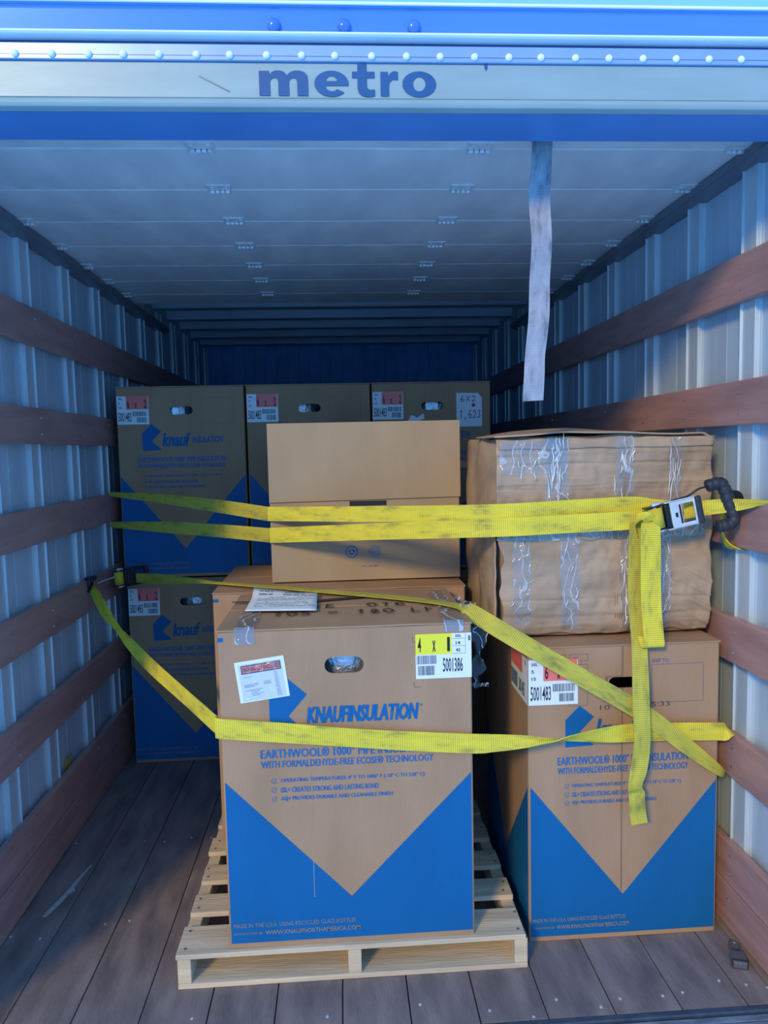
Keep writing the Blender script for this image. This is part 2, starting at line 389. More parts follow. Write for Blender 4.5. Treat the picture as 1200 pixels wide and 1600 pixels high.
for y in DE[1:-1]:
    for x in (-.35, .405, XL+.018, XR-.030):
        if hinge is None: hinge = obj('hinge', bm, 'galvanised', dr, bevel=.001); hinge.location = (x, y, 2.33)
        else: inst(hinge, dr, (x, y, 2.33))
for x, s in ((XL, -1), (XR, 1)):
    bm = bmesh.new()
    pts = [(x-s*.012, 2.325), (x-s*.012, 2.298), (x+s*.075, 2.278), (x+s*.075, 2.37), (x+s*.06, 2.37), (x+s*.06, 2.302), (x, 2.314), (x, 2.325)]
    prism_y(bm, pts, -.02, 2.9); obj('track', bm, 'track_metal', dr, bevel=.002)

# ------------------------------------------------------------------ rear header
HX0, HX1 = -1.24, 1.32
hd = struct(obj('trim_2', box(HX0, HX1, -.235, -.06, 2.288, 2.50), 'soffit_blue'))
def hpart(name, poly, m, bevel=.002):
    bm = bmesh.new(); prism(bm, poly, HX0, HX1); return obj(name, bm, m, hd, bevel=bevel)
hpart('lower_lip', [(-.236, 2.276), (-.252, 2.282), (-.256, 2.292), (-.250, 2.302), (-.236, 2.302)], 'header_band', .003)
hpart('header_band', [(-.236, 2.302), (-.250, 2.302), (-.2515, 2.378), (-.236, 2.378)], 'header_band')
hpart('rivet_flange', [(-.236, 2.378), (-.258, 2.378), (-.258, 2.413), (-.236, 2.413)], 'header_flange')
hpart('flange_seam', [(-.236, 2.3875), (-.2585, 2.3875), (-.2585, 2.389), (-.236, 2.389)], 'track_metal', 0)
hpart('groove', [(-.236, 2.413), (-.247, 2.413), (-.247, 2.423), (-.236, 2.423)], 'logo_blue')
hpart('ridge', [(-.236, 2.423), (-.270, 2.424), (-.276, 2.429), (-.270, 2.435), (-.236, 2.436)], 'header_ridge', .002)
hpart('roof_cap', [(-.236, 2.436), (-.256, 2.437), (-.262, 2.485), (-.272, 2.488), (-.272, 2.497), (-.25, 2.505), (-.10, 2.515), (-.10, 2.436)], 'header_cap', .004)
hpart('cap_strip', [(-.272, 2.4895), (-.2745, 2.491), (-.2745, 2.496), (-.272, 2.4975)], 'header_ridge', 0)
bm = bmesh.new(); bmesh.ops.create_uvsphere(bm, u_segments=12, v_segments=8, radius=.0085)
for v in bm.verts: v.co.y *= .75
rv = None
for k in range(-7, 25):
    x = -.684+k*.0777+random.uniform(-.003, .003)
    if not HX0 < x < HX1: continue
    if rv is None: rv = obj('rivet', bm, 'header_ridge', hd, smooth=True); rv.location = (x, -.259, 2.389)
    else: inst(rv, hd, (x, -.259, 2.389))
ml = None
for x in (-.12, .035, .191):
    if ml is None:
        bm = bmesh.new(); bmesh.ops.create_uvsphere(bm, u_segments=20, v_segments=12, radius=.0145)
        for v in bm.verts: v.co.y *= .6
        ml = obj('marker_light', bm, 'marker_lens', hd, smooth=True); ml.location = (x, -.262, 2.4515)
    else: inst(ml, hd, (x, -.262, 2.4515))
bm = bmesh.new(); bx(bm, -.03, .03, -.2685, -.262, -.011, .011)
def ell(cx, cz, rx, rz, a0=0., a1=360., n=28): return [(cx+rx*math.cos(math.radians(a0+(a1-a0)*k/n)), cz+rz*math.sin(math.radians(a0+(a1-a0)*k/n))) for k in range(n+(abs(a1-a0) < 359))]
HEAVY = {   # outlines of the heavy rounded letters: contours, then the place along the word
 'm': ([[(0,0),(0,.98),(.36,.98),(.37,.84),(.46,.94),(.58,1.0),(.74,1.0),(.88,.95),(.98,.82),(1.1,.94),(1.25,1.0),(1.45,1.0),(1.60,.94),(1.70,.82),(1.72,.66),(1.72,0),(1.34,0),(1.34,.56),(1.31,.66),(1.23,.71),(1.14,.69),(1.07,.62),(1.05,.52),(1.05,0),(.67,0),(.67,.56),(.64,.66),(.56,.71),(.47,.69),(.40,.62),(.38,.52),(.38,0)]], 0, .273),
 'e': ([ell(.6,.49,.6,.52,-9,318)+[(.80,.27),(.72,.20),(.60,.18),(.48,.22),(.41,.30),(.39,.41)], [(.40,.59),(.80,.59),(.77,.70),(.70,.77),(.60,.80),(.50,.77),(.43,.70)]], .309, .502),
 't': ([[(.22,1.27),(.60,1.30),(.60,.98),(.92,.98),(.92,.72),(.60,.72),(.60,.38),(.63,.30),(.70,.26),(.80,.25),(.92,.27),(.92,.01),(.75,-.03),(.55,-.03),(.38,.02),(.26,.14),(.22,.30),(.22,.72),(0,.72),(0,.98),(.22,.98)]], .522, .650),
 'r': ([[(0,0),(0,.98),(.36,.98),(.37,.80),(.46,.92),(.58,.99),(.72,1.01),(.84,.98),(.84,.64),(.70,.67),(.56,.65),(.45,.57),(.40,.42),(.40,0)]], .683, .783),
 'o': ([ell(.6,.49,.6,.52), ell(.6,.49,.225,.29)], .807, 1.)}
for ch, (cons, f0, f1) in HEAVY.items():
    xs = [p[0] for p in cons[0]]; x0, x1 = min(xs), max(xs); X0, X1 = -.158+f0*.398, -.158+f1*.398
    cu = bpy.data.curves.new('t', 'CURVE'); cu.dimensions = '2D'; cu.fill_mode = 'BOTH'
    for con in cons:
        sp = cu.splines.new('POLY'); sp.points.add(len(con)-1); sp.use_cyclic_u = True
        for q, p in zip(sp.points, con): q.co = (X0+(p[0]-x0)/(x1-x0)*(X1-X0), 2.307+p[1]*.0535, 0, 1)
    o = bpy.data.objects.new('t', cu); C.objects.link(o)
    me = bpy.data.meshes.new_from_object(o.evaluated_get(bpy.context.evaluated_depsgraph_get()))
    bpy.data.objects.remove(o); bpy.data.curves.remove(cu)
    for v in me.vertices: v.co = Vector((v.co.x, -.2524, v.co.y))
    obj('letter', me, 'logo_blue', hd)
flat('scratch', [[(-.291, 2.347), (-.289, 2.3485), (-.223, 2.316), (-.225, 2.3145)]], 'track_metal', hd, y=-.2522)
flat('drip_stain', [[(.350, 2.381), (.357, 2.381), (.3585, 2.370), (.355, 2.363), (.351, 2.369)]], 'logo_blue', hd, y=-.2525)
# rear door posts, unseen just outside the frame, added to block light
for i, (x0, x1) in enumerate(((-1.24, -1.12), (1.195, 1.32))):
    bm = bmesh.new(); bx(bm, x0, x1, -.255, -.19, -.15, 2.30); struct(obj('trim_%d' % (3+i), bm, 'header_band', bevel=.006))
# rear sill
si = struct(obj('trim_5', box(-1.24, 1.32, -.46, -.19, -.16, -.03), 'sill_dark'))
obj('kerb_angle', box(-1.16, 1.235, -.206, -.187, -.03, .0015), 'sill_dark', si, bevel=.003)
for k, (y0, y1, z) in enumerate(((-.232, -.209, -.006), (-.262, -.235, -.004), (-.30, -.266, -.006), (-.34, -.304, -.008), (-.40, -.344, -.010))):
    obj('tread_strip', box(-1.2, 1.28, y0, y1, -.03, z), 'sill_metal', si, bevel=.003)

# ------------------------------------------------------------------ pallet
pal = thing('wooden_pallet', 'pale wooden pallet on the floor under the front carton', 'pallet', (.004, .006, 0))
PW = .502
stg = None
for x in (-PW+.019, .0, PW-.019):
    bm = bmesh.new()
    if stg is None: bx(bm, -.019, .019, .004, 1.20, .015, .089); stg = obj('stringer', bm, 'pallet_wood', pal, bevel=.002); stg.location = (x, 0, 0)
    else: bm.free(); inst(stg, pal, (x, 0, 0))
nails = None
for k, (y, w) in enumerate(((0, .128), (.188, .096), (.355, .096), (.530, .10), (.715, .10), (.90, .10), (1.075, .128))):
    j0, j1 = random.uniform(-.006, .006), random.uniform(-.006, .006)
    d = obj('deck_board', box(-PW+j0, PW+j1, y, y+w, .089, .105+random.uniform(-.0015, .0005)), 'pallet_wood', pal, bevel=.002)
    if k < 5:
        for x in (-PW+.019, PW-.019):
            for dy in (.025, w-.025):
                if nails is None:
                    bm = bmesh.new(); cyl(bm, (0,0,-.002), (0,0,.0008), .004, 8); nails = obj('nail', bm, 'track_metal', d); nails.location = (x, y+dy, .1055)
                else: inst(nails, d, (x+random.uniform(-.006, .006), y+dy, .1055))
for y, w in ((.0, .13), (.53, .10), (1.075, .128)):
    obj('bottom_board', box(-PW, PW, y+.002, y+w, 0, .015), 'pallet_wood', pal, bevel=.002)

# ------------------------------------------------------------------ cartons
def stadium(cx, cz, w, h, n=8):
    r = h/2; P = []
    for i in range(n+1): t = -PI/2+PI*i/n; P.append((cx+w/2-r+r*math.cos(t), cz+r*math.sin(t)))
    for i in range(n+1): t = PI/2+PI*i/n; P.append((cx-w/2+r+r*math.cos(t), cz+r*math.sin(t)))
    return P
def carton_shell(parent, w, d, h, m='cardboard', hole=None, gap=.006, lap=0.):
    """hollow body with a die-cut hand hole, two top flaps meeting in the middle, a bottom"""
    t = .006; r = .007; h2 = h-.007
    bm = bmesh.new()
    def loop(i, z):
        o = []; rr = max(r-i, .001)
        for cx, cy, a0 in ((w/2-r, r, -PI/2), (w/2-r, d-r, 0), (-w/2+r, d-r, PI/2), (-w/2+r, r, PI)):
            for k in range(4):
                a = a0+PI/2*k/3; o.append(bm.verts.new((cx+rr*math.cos(a), cy+rr*math.sin(a), z)))
        return o
    A, B, Ci, D = loop(0, 0), loop(0, h2), loop(t, h2), loop(t, .006); n = len(A)
    for P, Q in ((A, B), (B, Ci), (Ci, D)):
        for i in range(n): bm.faces.new((P[i], P[(i+1) % n], Q[(i+1) % n], Q[i]))
    bm.faces.new(A[::-1]); bm.faces.new(D)
    body = obj('body', bm, m, parent)
    if hole:
        cb = bmesh.new(); prism_y(cb, stadium(*hole), -.02, .03); bmesh.ops.recalc_face_normals(cb, faces=cb.faces[:])
        cm = bpy.data.meshes.new('cut'); cb.to_mesh(cm); cb.free(); co = bpy.data.objects.new('cut', cm); C.objects.link(co); co.parent = parent
        bo = body.modifiers.new('hand_hole', 'BOOLEAN'); bo.operation = 'DIFFERENCE'; bo.solver = 'EXACT'; bo.object = co
        dg = bpy.context.evaluated_depsgraph_get(); me = bpy.data.meshes.new_from_object(body.evaluated_get(dg))
        body.modifiers.clear(); body.data = me; bpy.data.objects.remove(co)
    for s, y0, y1 in ((1, -.002, d/2-gap/2), (-1, d/2+gap/2, d+.002)):
        fb = bmesh.new(); N = 8
        for i in range(N+1):
            x = -w/2-.001+(w+.002)*i/N
            for j in range(5):
                y = y0+(y1-y0)*j/4
                e = (j/4 if s > 0 else 1-j/4)
                fb.verts.new((x, y, h-.003+.004*e*math.sin(PI*i/N)+.0015*noise.noise((x*6, y*6, s+w*9))))
        fb.verts.ensure_lookup_table()
        for i in range(N):
            for j in range(4):
                q = i*5+j; fb.faces.new([fb.verts[k] for k in (q, q+5, q+6, q+1)])
        obj('top_flap', fb, m, parent, solid=.005)
    return body
def brand_print(parent, w, caps=True, soft=False, mtx=None):
    s = w/.705; L = -w/2; y = -.0008
    X = lambda v: L+(v+.35)*s
    flat('blue_print', [[(L+.006, .014), (X(.001), .014), (X(.001), .137), (L+.006, .490)], [(X(.001), .014), (w/2-.006, .014), (w/2-.006, .487), (X(.001), .137)]], 'print_blue', parent, mtx=mtx)
    lx, lw, lz, lh = X(-.214), .105*s, .608, .168*(1 if caps else .76)
    lz = .608 if not caps else .612
    flat('brand_emblem', [[(lx, lz), (lx+lw, lz+.03*lh), (lx+.5*lw, lz+.36*lh), (lx, lz+.36*lh)], [(lx, lz+.36*lh), (lx+.5*lw, lz+.36*lh), (lx+lw, lz+.72*lh), (lx+.5*lw, lz+lh), (lx, lz+.66*lh)]], 'print_blue', parent, mtx=mtx)
    if caps:
        text('KNAUFINSULATION', (X(-.112), .649, X(.203), .697), 'print_blue', parent, bold=.02, shear=.22, fat=.0014, mtx=mtx)
        text('®', (X(.206), .686, X(.213), .694), 'print_blue', parent, mtx=mtx)
    else:
        text('knauf', (X(-.105), .628, X(.055), .694), 'print_blue', parent, bold=.02, shear=.25, fat=.0014, mtx=mtx)
        text('INSULATION', (X(.06), .642, X(.235), .674), 'print_blue', parent, bold=.03, shear=.25, mtx=mtx)
    text('EARTHWOOL® 1000° PIPE INSULATION', (X(-.243), .554, X(.242), .580), 'ink_blue', parent, fat=.0008, bold=0., mtx=mtx)
    text('WITH FORMALDEHYDE-FREE ECOSE® TECHNOLOGY', (X(-.243), .526, X(.242), .547), 'ink_blue', parent, fat=.0006, bold=0., mtx=mtx)
    for k, (b, x1) in enumerate((('OPERATING TEMPERATURES: 0° F TO 1000° F (-18° C TO 538° C)', .216), ('SSL+ CREATES STRONG AND LASTING BOND', .085), ('ASJ+ PROVIDES DURABLE AND CLEANABLE FINISH', .124))):
        z = .480-k*.0265
        text(b, (X(-.190), z, X(x1), z+.0145), 'ink_blue', parent, fat=.0004, mtx=mtx)
        c = (X(-.208), z+.007); ring = []
        for i in range(14):
            a, a2 = 2*PI*i/14*.86+.5, 2*PI*(i+1)/14*.86+.5; ro, ri = .0078, .0066
            ring.append([(c[0]+ro*math.cos(a), c[1]+ro*math.sin(a)), (c[0]+ro*math.cos(a2), c[1]+ro*math.sin(a2)), (c[0]+ri*math.cos(a2), c[1]+ri*math.sin(a2)), (c[0]+ri*math.cos(a), c[1]+ri*math.sin(a))])
        ring += [[(c[0]-.004, c[1]), (c[0]-.0005, c[1]-.004), (c[0]-.0005, c[1]-.002), (c[0]-.003, c[1]+.001)], [(c[0]-.0005, c[1]-.004), (c[0]+.008, c[1]+.005), (c[0]+.007, c[1]+.006), (c[0]-.0005, c[1]-.002)]]
        flat('tick_mark', ring, 'ink_blue', parent, mtx=mtx)
    text('MADE IN THE U.S.A. USING RECYCLED GLASS BOTTLES', (X(-.336), .060, X(.011), .072), 'ink_tan', parent, y=-.0014, mtx=mtx)
    text('LEARN MORE @', (X(-.336), .038, X(-.256), .046), 'ink_tan', parent, y=-.0014, mtx=mtx)
    text('WWW.KNAUFNORTHAMERICA.COM', (X(-.247), .036, X(.022), .049), 'ink_tan', parent, y=-.0014, bold=.01, mtx=mtx)
def label_62(parent, x0, z0, x1, z1, seed, mtx=None, name='shipping_label'):
    W, H = x1-x0, z1-z0; X = lambda f: x0+f*W; Zz = lambda f: z1-f*H
    lb = flat(name, [rc(x0, z0, x1, z1)], 'label_white', parent, y=-.0012, mtx=mtx)
    flat('colour_patch', [rc(X(.30), Zz(.47), X(.985), Zz(.0))], 'label_red', lb, y=-.0016, mtx=mtx)
    T = lambda b, a, t, c, d, bold=.02: text(b, (X(a), Zz(d), X(c), Zz(t)), 'ink_black', lb, y=-.0021, bold=bold, mtx=mtx)
    T('SSL', .06, .07, .19, .13); T('5', .06, .22, .11, .29); T('15', .06, .38, .15, .45)
    T('6', .33, .12, .40, .43); T('x', .57, .24, .64, .43); T('2', .86, .12, .93, .43); T('5001483', .04, .58, .45, .90, .01)
    flat('barcode', barcode((X(.49), Zz(.71), X(.93), Zz(.54)), seed)+barcode((X(.62), Zz(.93), X(.92), Zz(.75)), seed+1), 'barcode_ink', lb, y=-.0018, mtx=mtx)
    return lb
def foil_roll(parent, x, z, r=.12, d=.14, h=.17):
    bm = bmesh.new(); cyl(bm, (x, d+.01, z-h/2), (x, d+.01, z+h/2), r, 28); return obj('insulation_roll', bm, 'foil', parent, smooth=False)

# -- front carton on the pallet
W = .705
c1 = thing('shipping_carton', 'brown carton with blue chevron and yellow 4 x 1 label on the pallet', 'carton', (.0015, .020, .1055), 0)
carton_shell(c1, W, .50, .922, hole=(-.006, .812, .109, .046), gap=.012)
brand_print(c1, W, True)
foil_roll(c1, .0, .80, .15, .175)
flat('corner_tab', [rc(-.3515, .889, -.336, .901)], 'print_blue', c1)
flat('crease', [rc(-.108, .14, -.1068, .915)], 'cardboard_edge', c1, y=-.0008)
flat('outline_mark', [[(.186, .868), (.199, .868), (.199, .8695), (.1875, .8695), (.1875, .884), (.186, .884)]], 'outline_ink', c1)
flat('outline_mark', [[(.1875, .740), (.206, .740), (.206, .7415), (.189, .7415), (.189, .756), (.1875, .756)]], 'outline_ink', c1)
x0, x1, z0, z1 = .194, .3515, .7635, .891
Xf = lambda f: x0+f*(x1-x0)
Zf = lambda f: z1-f*(z1-z0)
lb = flat('shipping_label', [rc(x0, z0, x1, z1)], 'label_white', c1, y=-.0014)
flat('colour_patch', [rc(Xf(.0), Zf(.46), Xf(.65), Zf(0))], 'label_yellow', lb, y=-.0018)
for b, a, t, c, d in (('4', .04, .08, .10, .40), ('x', .30, .15, .36, .40), ('1', .565, .08, .615, .40), ('SSL', .71, .03, .82, .09), ('14', .72, .18, .80, .25), ('42', .72, .34, .80, .41), ('B', .945, .06, .985, .17), ('5001386', .485, .545, .84, .86)):
    text(b, (Xf(a), Zf(d), Xf(c), Zf(t)), 'ink_black', lb, y=-.0023, bold=.02 if len(b) < 5 else .01)
flat('barcode', barcode((Xf(.02), Zf(.67), Xf(.365), Zf(.48)), 3)+barcode((Xf(.04), Zf(.92), Xf(.33), Zf(.71)), 5), 'barcode_ink', lb, y=-.0020)
flat('ruled_line', [rc(Xf(.65), Zf(.125), Xf(.895), Zf(.118)), rc(Xf(.65), Zf(.285), Xf(.895), Zf(.278)), rc(Xf(.65), Zf(.455), Xf(.895), Zf(.448)), rc(Xf(.89), Zf(.45), Xf(.895), Zf(0))], 'barcode_ink', lb, y=-.0018)
# handwriting and tape on the top flap
top = Matrix.Translation((0, 0, .9285)) @ Matrix.Rotation(-PI/2, 4, 'X')
for P in handwriting('SE  016', -.105, .222, .043, .042, .0055)+handwriting('105 = 180 LF', -.215, .125, .041, .05, .0055): flat('handwriting', P, 'ink_black', c1, y=-.0006, mtx=top)
flat('marker_line', [[(-.36, .352), (-.10, .335), (.08, .385), (.19, .352), (.19, .346), (.08, .355), (-.10, .312), (-.36, .340)]], 'ink_black', c1, y=-.0006, mtx=top)
for x, zb in ((-.305, .88), (.275, .896)):
    bm = bmesh.new(); prism(bm, [(-.0026, zb), (-.0026, .9285), (.45, .9285), (.45, .9290), (-.0032, .9290), (-.0032, zb)], x, x+.055); obj('clear_tape', bm, 'clear_tape', c1)
# packing list pouch on its front
def pouch():
    m = Matrix.Translation((-.2335, 0, .7805)) @ Matrix.Rotation(-.125, 4, 'Y')
    p = flat('packing_list_pouch', [rc(-.0685, -.058, .0685, .058)], 'label_white', c1, y=-.0016, thick=.0008, mtx=m)
    flat('folded_sheet', [rc(-.057, -.052, .036, .020)], 'paper_white', p, y=-.0024, mtx=m)
    flat('banner_border', [rc(-.053, .022, .057, .046)], 'ink_black', p, y=-.0022, mtx=m)
    flat('banner', [rc(-.050, .025, .054, .043)], 'label_red', p, y=-.0026, mtx=m)
    text('PACKING LIST ENCLOSED', (-.048, .028, .052, .040), 'ink_black', p, y=-.0032, bold=.015, mtx=m)
    P = []; rnd = random.Random(2)
    for z, x_, w_ in ((.012, -.05, .02), (-.010, -.05, .022), (-.013, -.05, .022), (-.016, -.05, .026), (-.008, -.024, .01), (-.012, -.024, .01), (-.006, .004, .018), (-.010, .004, .018), (-.013, .004, .02), (-.026, -.048, .01), (-.025, -.034, .032), (-.029, -.034, .02), (-.033, -.034, .018), (-.037, -.034, .03), (-.041, -.034, .02)):
        x = x_
        while x < x_+w_: w = rnd.uniform(.002, .005); P.append(rc(x, z, x+w, z+.0014)); x += w+.0009
    flat('fine_print', P, 'paper_print', p, y=-.0029, mtx=m)
    flat('fold_shadow_strip', [[(.037, -.052), (.050, -.052), (.042, .020), (.036, .020)]], 'pouch_film', p, y=-.0030, mtx=m)
    flat('clear_window', [rc(-.0600, -.054, .0600, .050)], 'pouch_film', p, y=-.0042, thick=.0003, mtx=m)
pouch()

# -- sheet of paper lying on the front carton
bm = bmesh.new(); N = 10
cs = [Vector((-.297, .203, 0)), Vector((-.082, .178, 0)), Vector((-.088, .440, 0)), Vector((-.300, .470, 0))]
for i in range(N+1):
    for j in range(N+1):
        u, v = i/N, j/N
        p = cs[0]*(1-u)*(1-v)+cs[1]*u*(1-v)+cs[2]*u*v+cs[3]*(1-u)*v
        p.z = 1.0395+.004*math.sin(u*2.6)*v+(.020*max(0, v-.72)/.28*max(0, .65-u)/.65)
        bm.verts.new(p)
bm.verts.ensure_lookup_table()
for i in range(N):
    for j in range(N):
        q = i*(N+1)+j; bm.faces.new([bm.verts[k] for k in (q, q+N+1, q+N+2, q+1)])
sheet_me = obj('paper_sheet', bm, 'paper_white', None, smooth=True, solid=.0006)
tag(sheet_me, 'white printed paper sheet lying on top of the front carton', 'paper')
bm = bmesh.new(); rnd = random.Random(4)
def on_sheet(u, v):
    p = cs[0]*(1-u)*(1-v)+cs[1]*u*(1-v)+cs[2]*u*v+cs[3]*(1-u)*v
    p.z = 1.0395+.004*math.sin(u*2.6)*v+(.020*max(0, v-.72)/.28*max(0, .65-u)/.65)+.0012; return p
for v in (.90, .80, .70, .62, .55, .45, .38, .30, .22):
    u = .10
    while u < .90:
        w = rnd.uniform(.03, .15)
        if rnd.random() < .75:
            q = [on_sheet(u, v), on_sheet(u+w, v), on_sheet(u+w, v+(.045 if v > .75 else .015)), on_sheet(u, v+(.045 if v > .75 else .015))]
            bm.faces.new([bm.verts.new(x) for x in q])
        u += w+.02
obj('printed_lines', bm, 'paper_print', sheet_me)['kind'] = 'stuff'

# -- carton behind it on the same pallet
c2 = thing('shipping_carton', 'plain brown carton on the pallet behind the front carton, mostly hidden', 'carton', (-.013, .57, .1055))
carton_shell(c2, .888, .60, .922)
flat('corner_tab', [rc(-.443, .888, -.424, .900)], 'print_blue', c2)
# -- pale carton standing on it
c3 = thing('pale_carton', 'pale tan carton with one wide lid panel, behind the yellow straps', 'carton', (.088, .70, 1.0345))
carton_shell(c3, .698, .45, .580, 'cardboard_pale')
flat('lid_panel', [[(-.349, .294), (.351, .300), (.351, .5795), (-.349, .5795)]], 'cardboard_pale', c3, y=-.0068, thick=.006)
flat('slot', [rc(-.058, .274, .078, .292)], 'ink_black', c3, y=-.0009)
rg = []
for i in range(24):
    a, b = 2*PI*i/24, 2*PI*(i+1)/24
    for ro, ri in ((.0235, .0185),): rg.append([(-.055+ro*math.cos(a), .105+ro*math.sin(a)), (-.055+ro*math.cos(b), .105+ro*math.sin(b)), (-.055+ri*math.cos(b), .105+ri*math.sin(b)), (-.055+ri*math.cos(a), .105+ri*math.sin(a))])
for k in range(3):
    a = PI/2+k*2*PI/3; ca, sa = math.cos(a), math.sin(a)
    for s in (-1, 1):
        rg.append([(-.055+.012*ca-.004*s*sa, .105+.012*sa+.004*s*ca), (-.055+.004*ca-.010*s*sa, .105+.004*sa+.010*s*ca), (-.055+.001*ca-.007*s*sa, .105+.001*sa+.007*s*ca), (-.055+.008*ca-.001*s*sa, .105+.008*sa+.001*s*ca)])
flat('recycling_mark', rg, 'ink_blue', c3)
rg2 = []
for k in range(9):
    z = .085+k*.005; hw = math.sqrt(max(0, .024**2-(z+.0015-.105)**2)); rg2.append(rc(.030-hw, z, .030+hw, z+.0016))
flat('round_stamp', rg2, 'ink_blue', c3)
text('NO. 202 864', (-.018, .048, .042, .054), 'ink_blue', c3)

# -- right carton on the floor
W = .586
c4 = thing('shipping_carton', 'brown and blue carton on the floor under the taped carton at the right', 'carton', (.831, .116, .001))
carton_shell(c4, W, .62, .919, hole=(.005, .801, .106, .034), gap=.012)
brand_print(c4, W, False)
foil_roll(c4, -.03, .80, .12, .30)
flat('seam', [rc(-.006, .15, -.005, .783), rc(-.006, .819, -.004, .915)], 'cardboard_inside', c4, y=-.0010)
flat('joint_panel', [[(-.006, .15), (-.006, .783), (-.05, .783), (-.055, .80), (-.05, .819), (-.006, .819), (-.006, .915), (-.009, .915), (-.009, .822), (-.058, .822), (-.058, .780), (-.009, .780), (-.009, .15)]], 'cardboard_inside', c4, y=-.0013)
text('SHIP TO:', (.083, .858, .137, .870), 'ink_blue', c4)
flat('address_frame', frame_rects(.083, .735, .243, .853), 'outline_ink', c4)
flat('address_frame', frame_rects(-.168, .872, -.112, .893)+frame_rects(-.115-.11, .872, -.178, .893)+frame_rects(-.168, .735, -.112, .862), 'outline_ink', c4)
text('1000', (-.160, .878, -.140, .884), 'outline_ink', c4)
text('05:33', (.066, .724, .139, .738), 'ink_dark', c4, bold=-.005)
text('10', (-.075, .720, -.045, .734), 'ink_dark', c4, bold=-.005)
label_62(c4, -.2915, .742, -.142, .880, 11)
left4 = Matrix.Translation((-W/2, .0, 0)) @ Matrix.Rotation(-PI/2, 4, 'Z')
flat('blue_print', [[(-.612, .014), (-.31, .014), (-.31, .137), (-.612, .49)], [(-.31, .014), (-.008, .014), (-.008, .487), (-.31, .137)]], 'print_blue', c4, mtx=left4)
lb = flat('shipping_label', [rc(-.205, .742, -.003, .880)], 'label_white', c4, y=-.0012, mtx=left4)
flat('colour_patch', [rc(-.20, .822, -.06, .880)], 'label_red', lb, y=-.0016, mtx=left4)
text('B', (-.028, .858, -.018, .874), 'ink_black', lb, y=-.002, mtx=left4)
text('5001483', (-.105, .757, -.035, .800), 'ink_black', lb, y=-.002, mtx=left4)
flat('barcode', barcode((-.20, .757, -.12, .805), 31), 'barcode_ink', lb, y=-.0018, mtx=left4)

# -- back row
def back_carton(label, x0, x1, z, seed, lab=True, full=True, holecut=True, rough_lab=0):
    w = x1-x0
    c = thing('shipping_carton', label, 'carton', ((x0+x1)/2, 1.58, z), 0, 'brown 6 x 2 cartons in the back row')
    carton_shell(c, w, .60, .913, hole=(.004, .797, .107, .038), gap=.010)
    if full: brand_print(c, w, False)
    flat('address_frame', frame_rects(.10, .735, .25, .855), 'outline_ink', c)
    foil_roll(c, -.06 if seed < 50 else .02, .80, .13, .15)
    label_62(c, -w/2+.004, .735, -w/2+.152, .868, seed)
    flat('crease', [rc(-.012, .83, -.011, .905)], 'cardboard_edge', c, y=-.0011)
    return c
back_carton('back row brown carton, upper left, beside the left wall rails', -1.052, -.452, .9225, 21)
back_carton('back row brown carton, top centre, behind the pale carton', -.442, .152, .9225, 41)
c7 = back_carton('back row brown carton, upper right, with handwritten white note', .160, .738, .9225, 61)
back_carton('dark brown carton at floor level at left, bottom of the back row', -1.044, -.446, .0012, 81)
c8 = back_carton('back row brown carton at floor level, second from the left wall', -.440, .150, .0012, 91, full=False)
c9 = back_carton('back row brown carton at floor level, behind the right hand cartons', .158, .738, .0012, 95, full=False)
nt = flat('handwritten_note', [[(.122, .694), (.247, .694), (.247, .832), (.228, .855), (.122, .857)]], 'paper_white', c7, y=-.0016)
for P in handwriting('6X2', .140, .815, .028, .026, .003)+handwriting('1,623', .136, .735, .022, .038, .003): flat('handwriting', P, 'ink_black', nt, y=-.0022)
flat('red_dot', [[(.205+.009*math.cos(2*PI*i/14), .797+.009*math.sin(2*PI*i/14)) for i in range(14)]], 'red_ink', nt, y=-.0022)
flat('torn_tape', [[(-.115, .727), (-.10, .755), (-.07, .742), (-.04, .762), (-.035, .735), (-.08, .722)]], 'label_white', c7, y=-.0018)

# -- large crumpled, taped carton on top of the right carton
bb = thing('taped_carton', 'large crumpled carton wrapped in clear tape, on the right carton', 'carton', (.802, .21, .9275))
BW, BD, BH = .668, .63, .612
def wob(x, y, z): return noise.fractal((x*5+3, y*5, z*5+7), 1.0, 2.0, 4)
bm = bmesh.new(); bmesh.ops.create_cube(bm, size=1); bmesh.ops.subdivide_edges(bm, edges=bm.edges[:], cuts=22, use_grid_fill=True)
for v in bm.verts:
    x, y, z = v.co
    rnd_ = 1-.10*max(0, abs(x*2)**6*abs(y*2)**6)
    bx_ = .012*(1-(2*z)**2)
    X = x*(BW-.016)*rnd_+math.copysign(bx_, x)*(abs(x) > .49)
    Yy = (y+.5)*BD*1.0+.010
    Zz = (z+.5)*BH
    d = wob(X, Yy, Zz)*.010
    if abs(x) > .49: X += d*math.copysign(1, x)
    if abs(y) > .49: Yy += d*math.copysign(1, y)
    if z > .49: Zz += d*.8+.012*math.cos(PI*x)*math.cos(PI*y)
    v.co = (X, Yy, max(Zz, .0005))
body = obj('body', bm, 'cardboard_taped', bb, smooth=True)
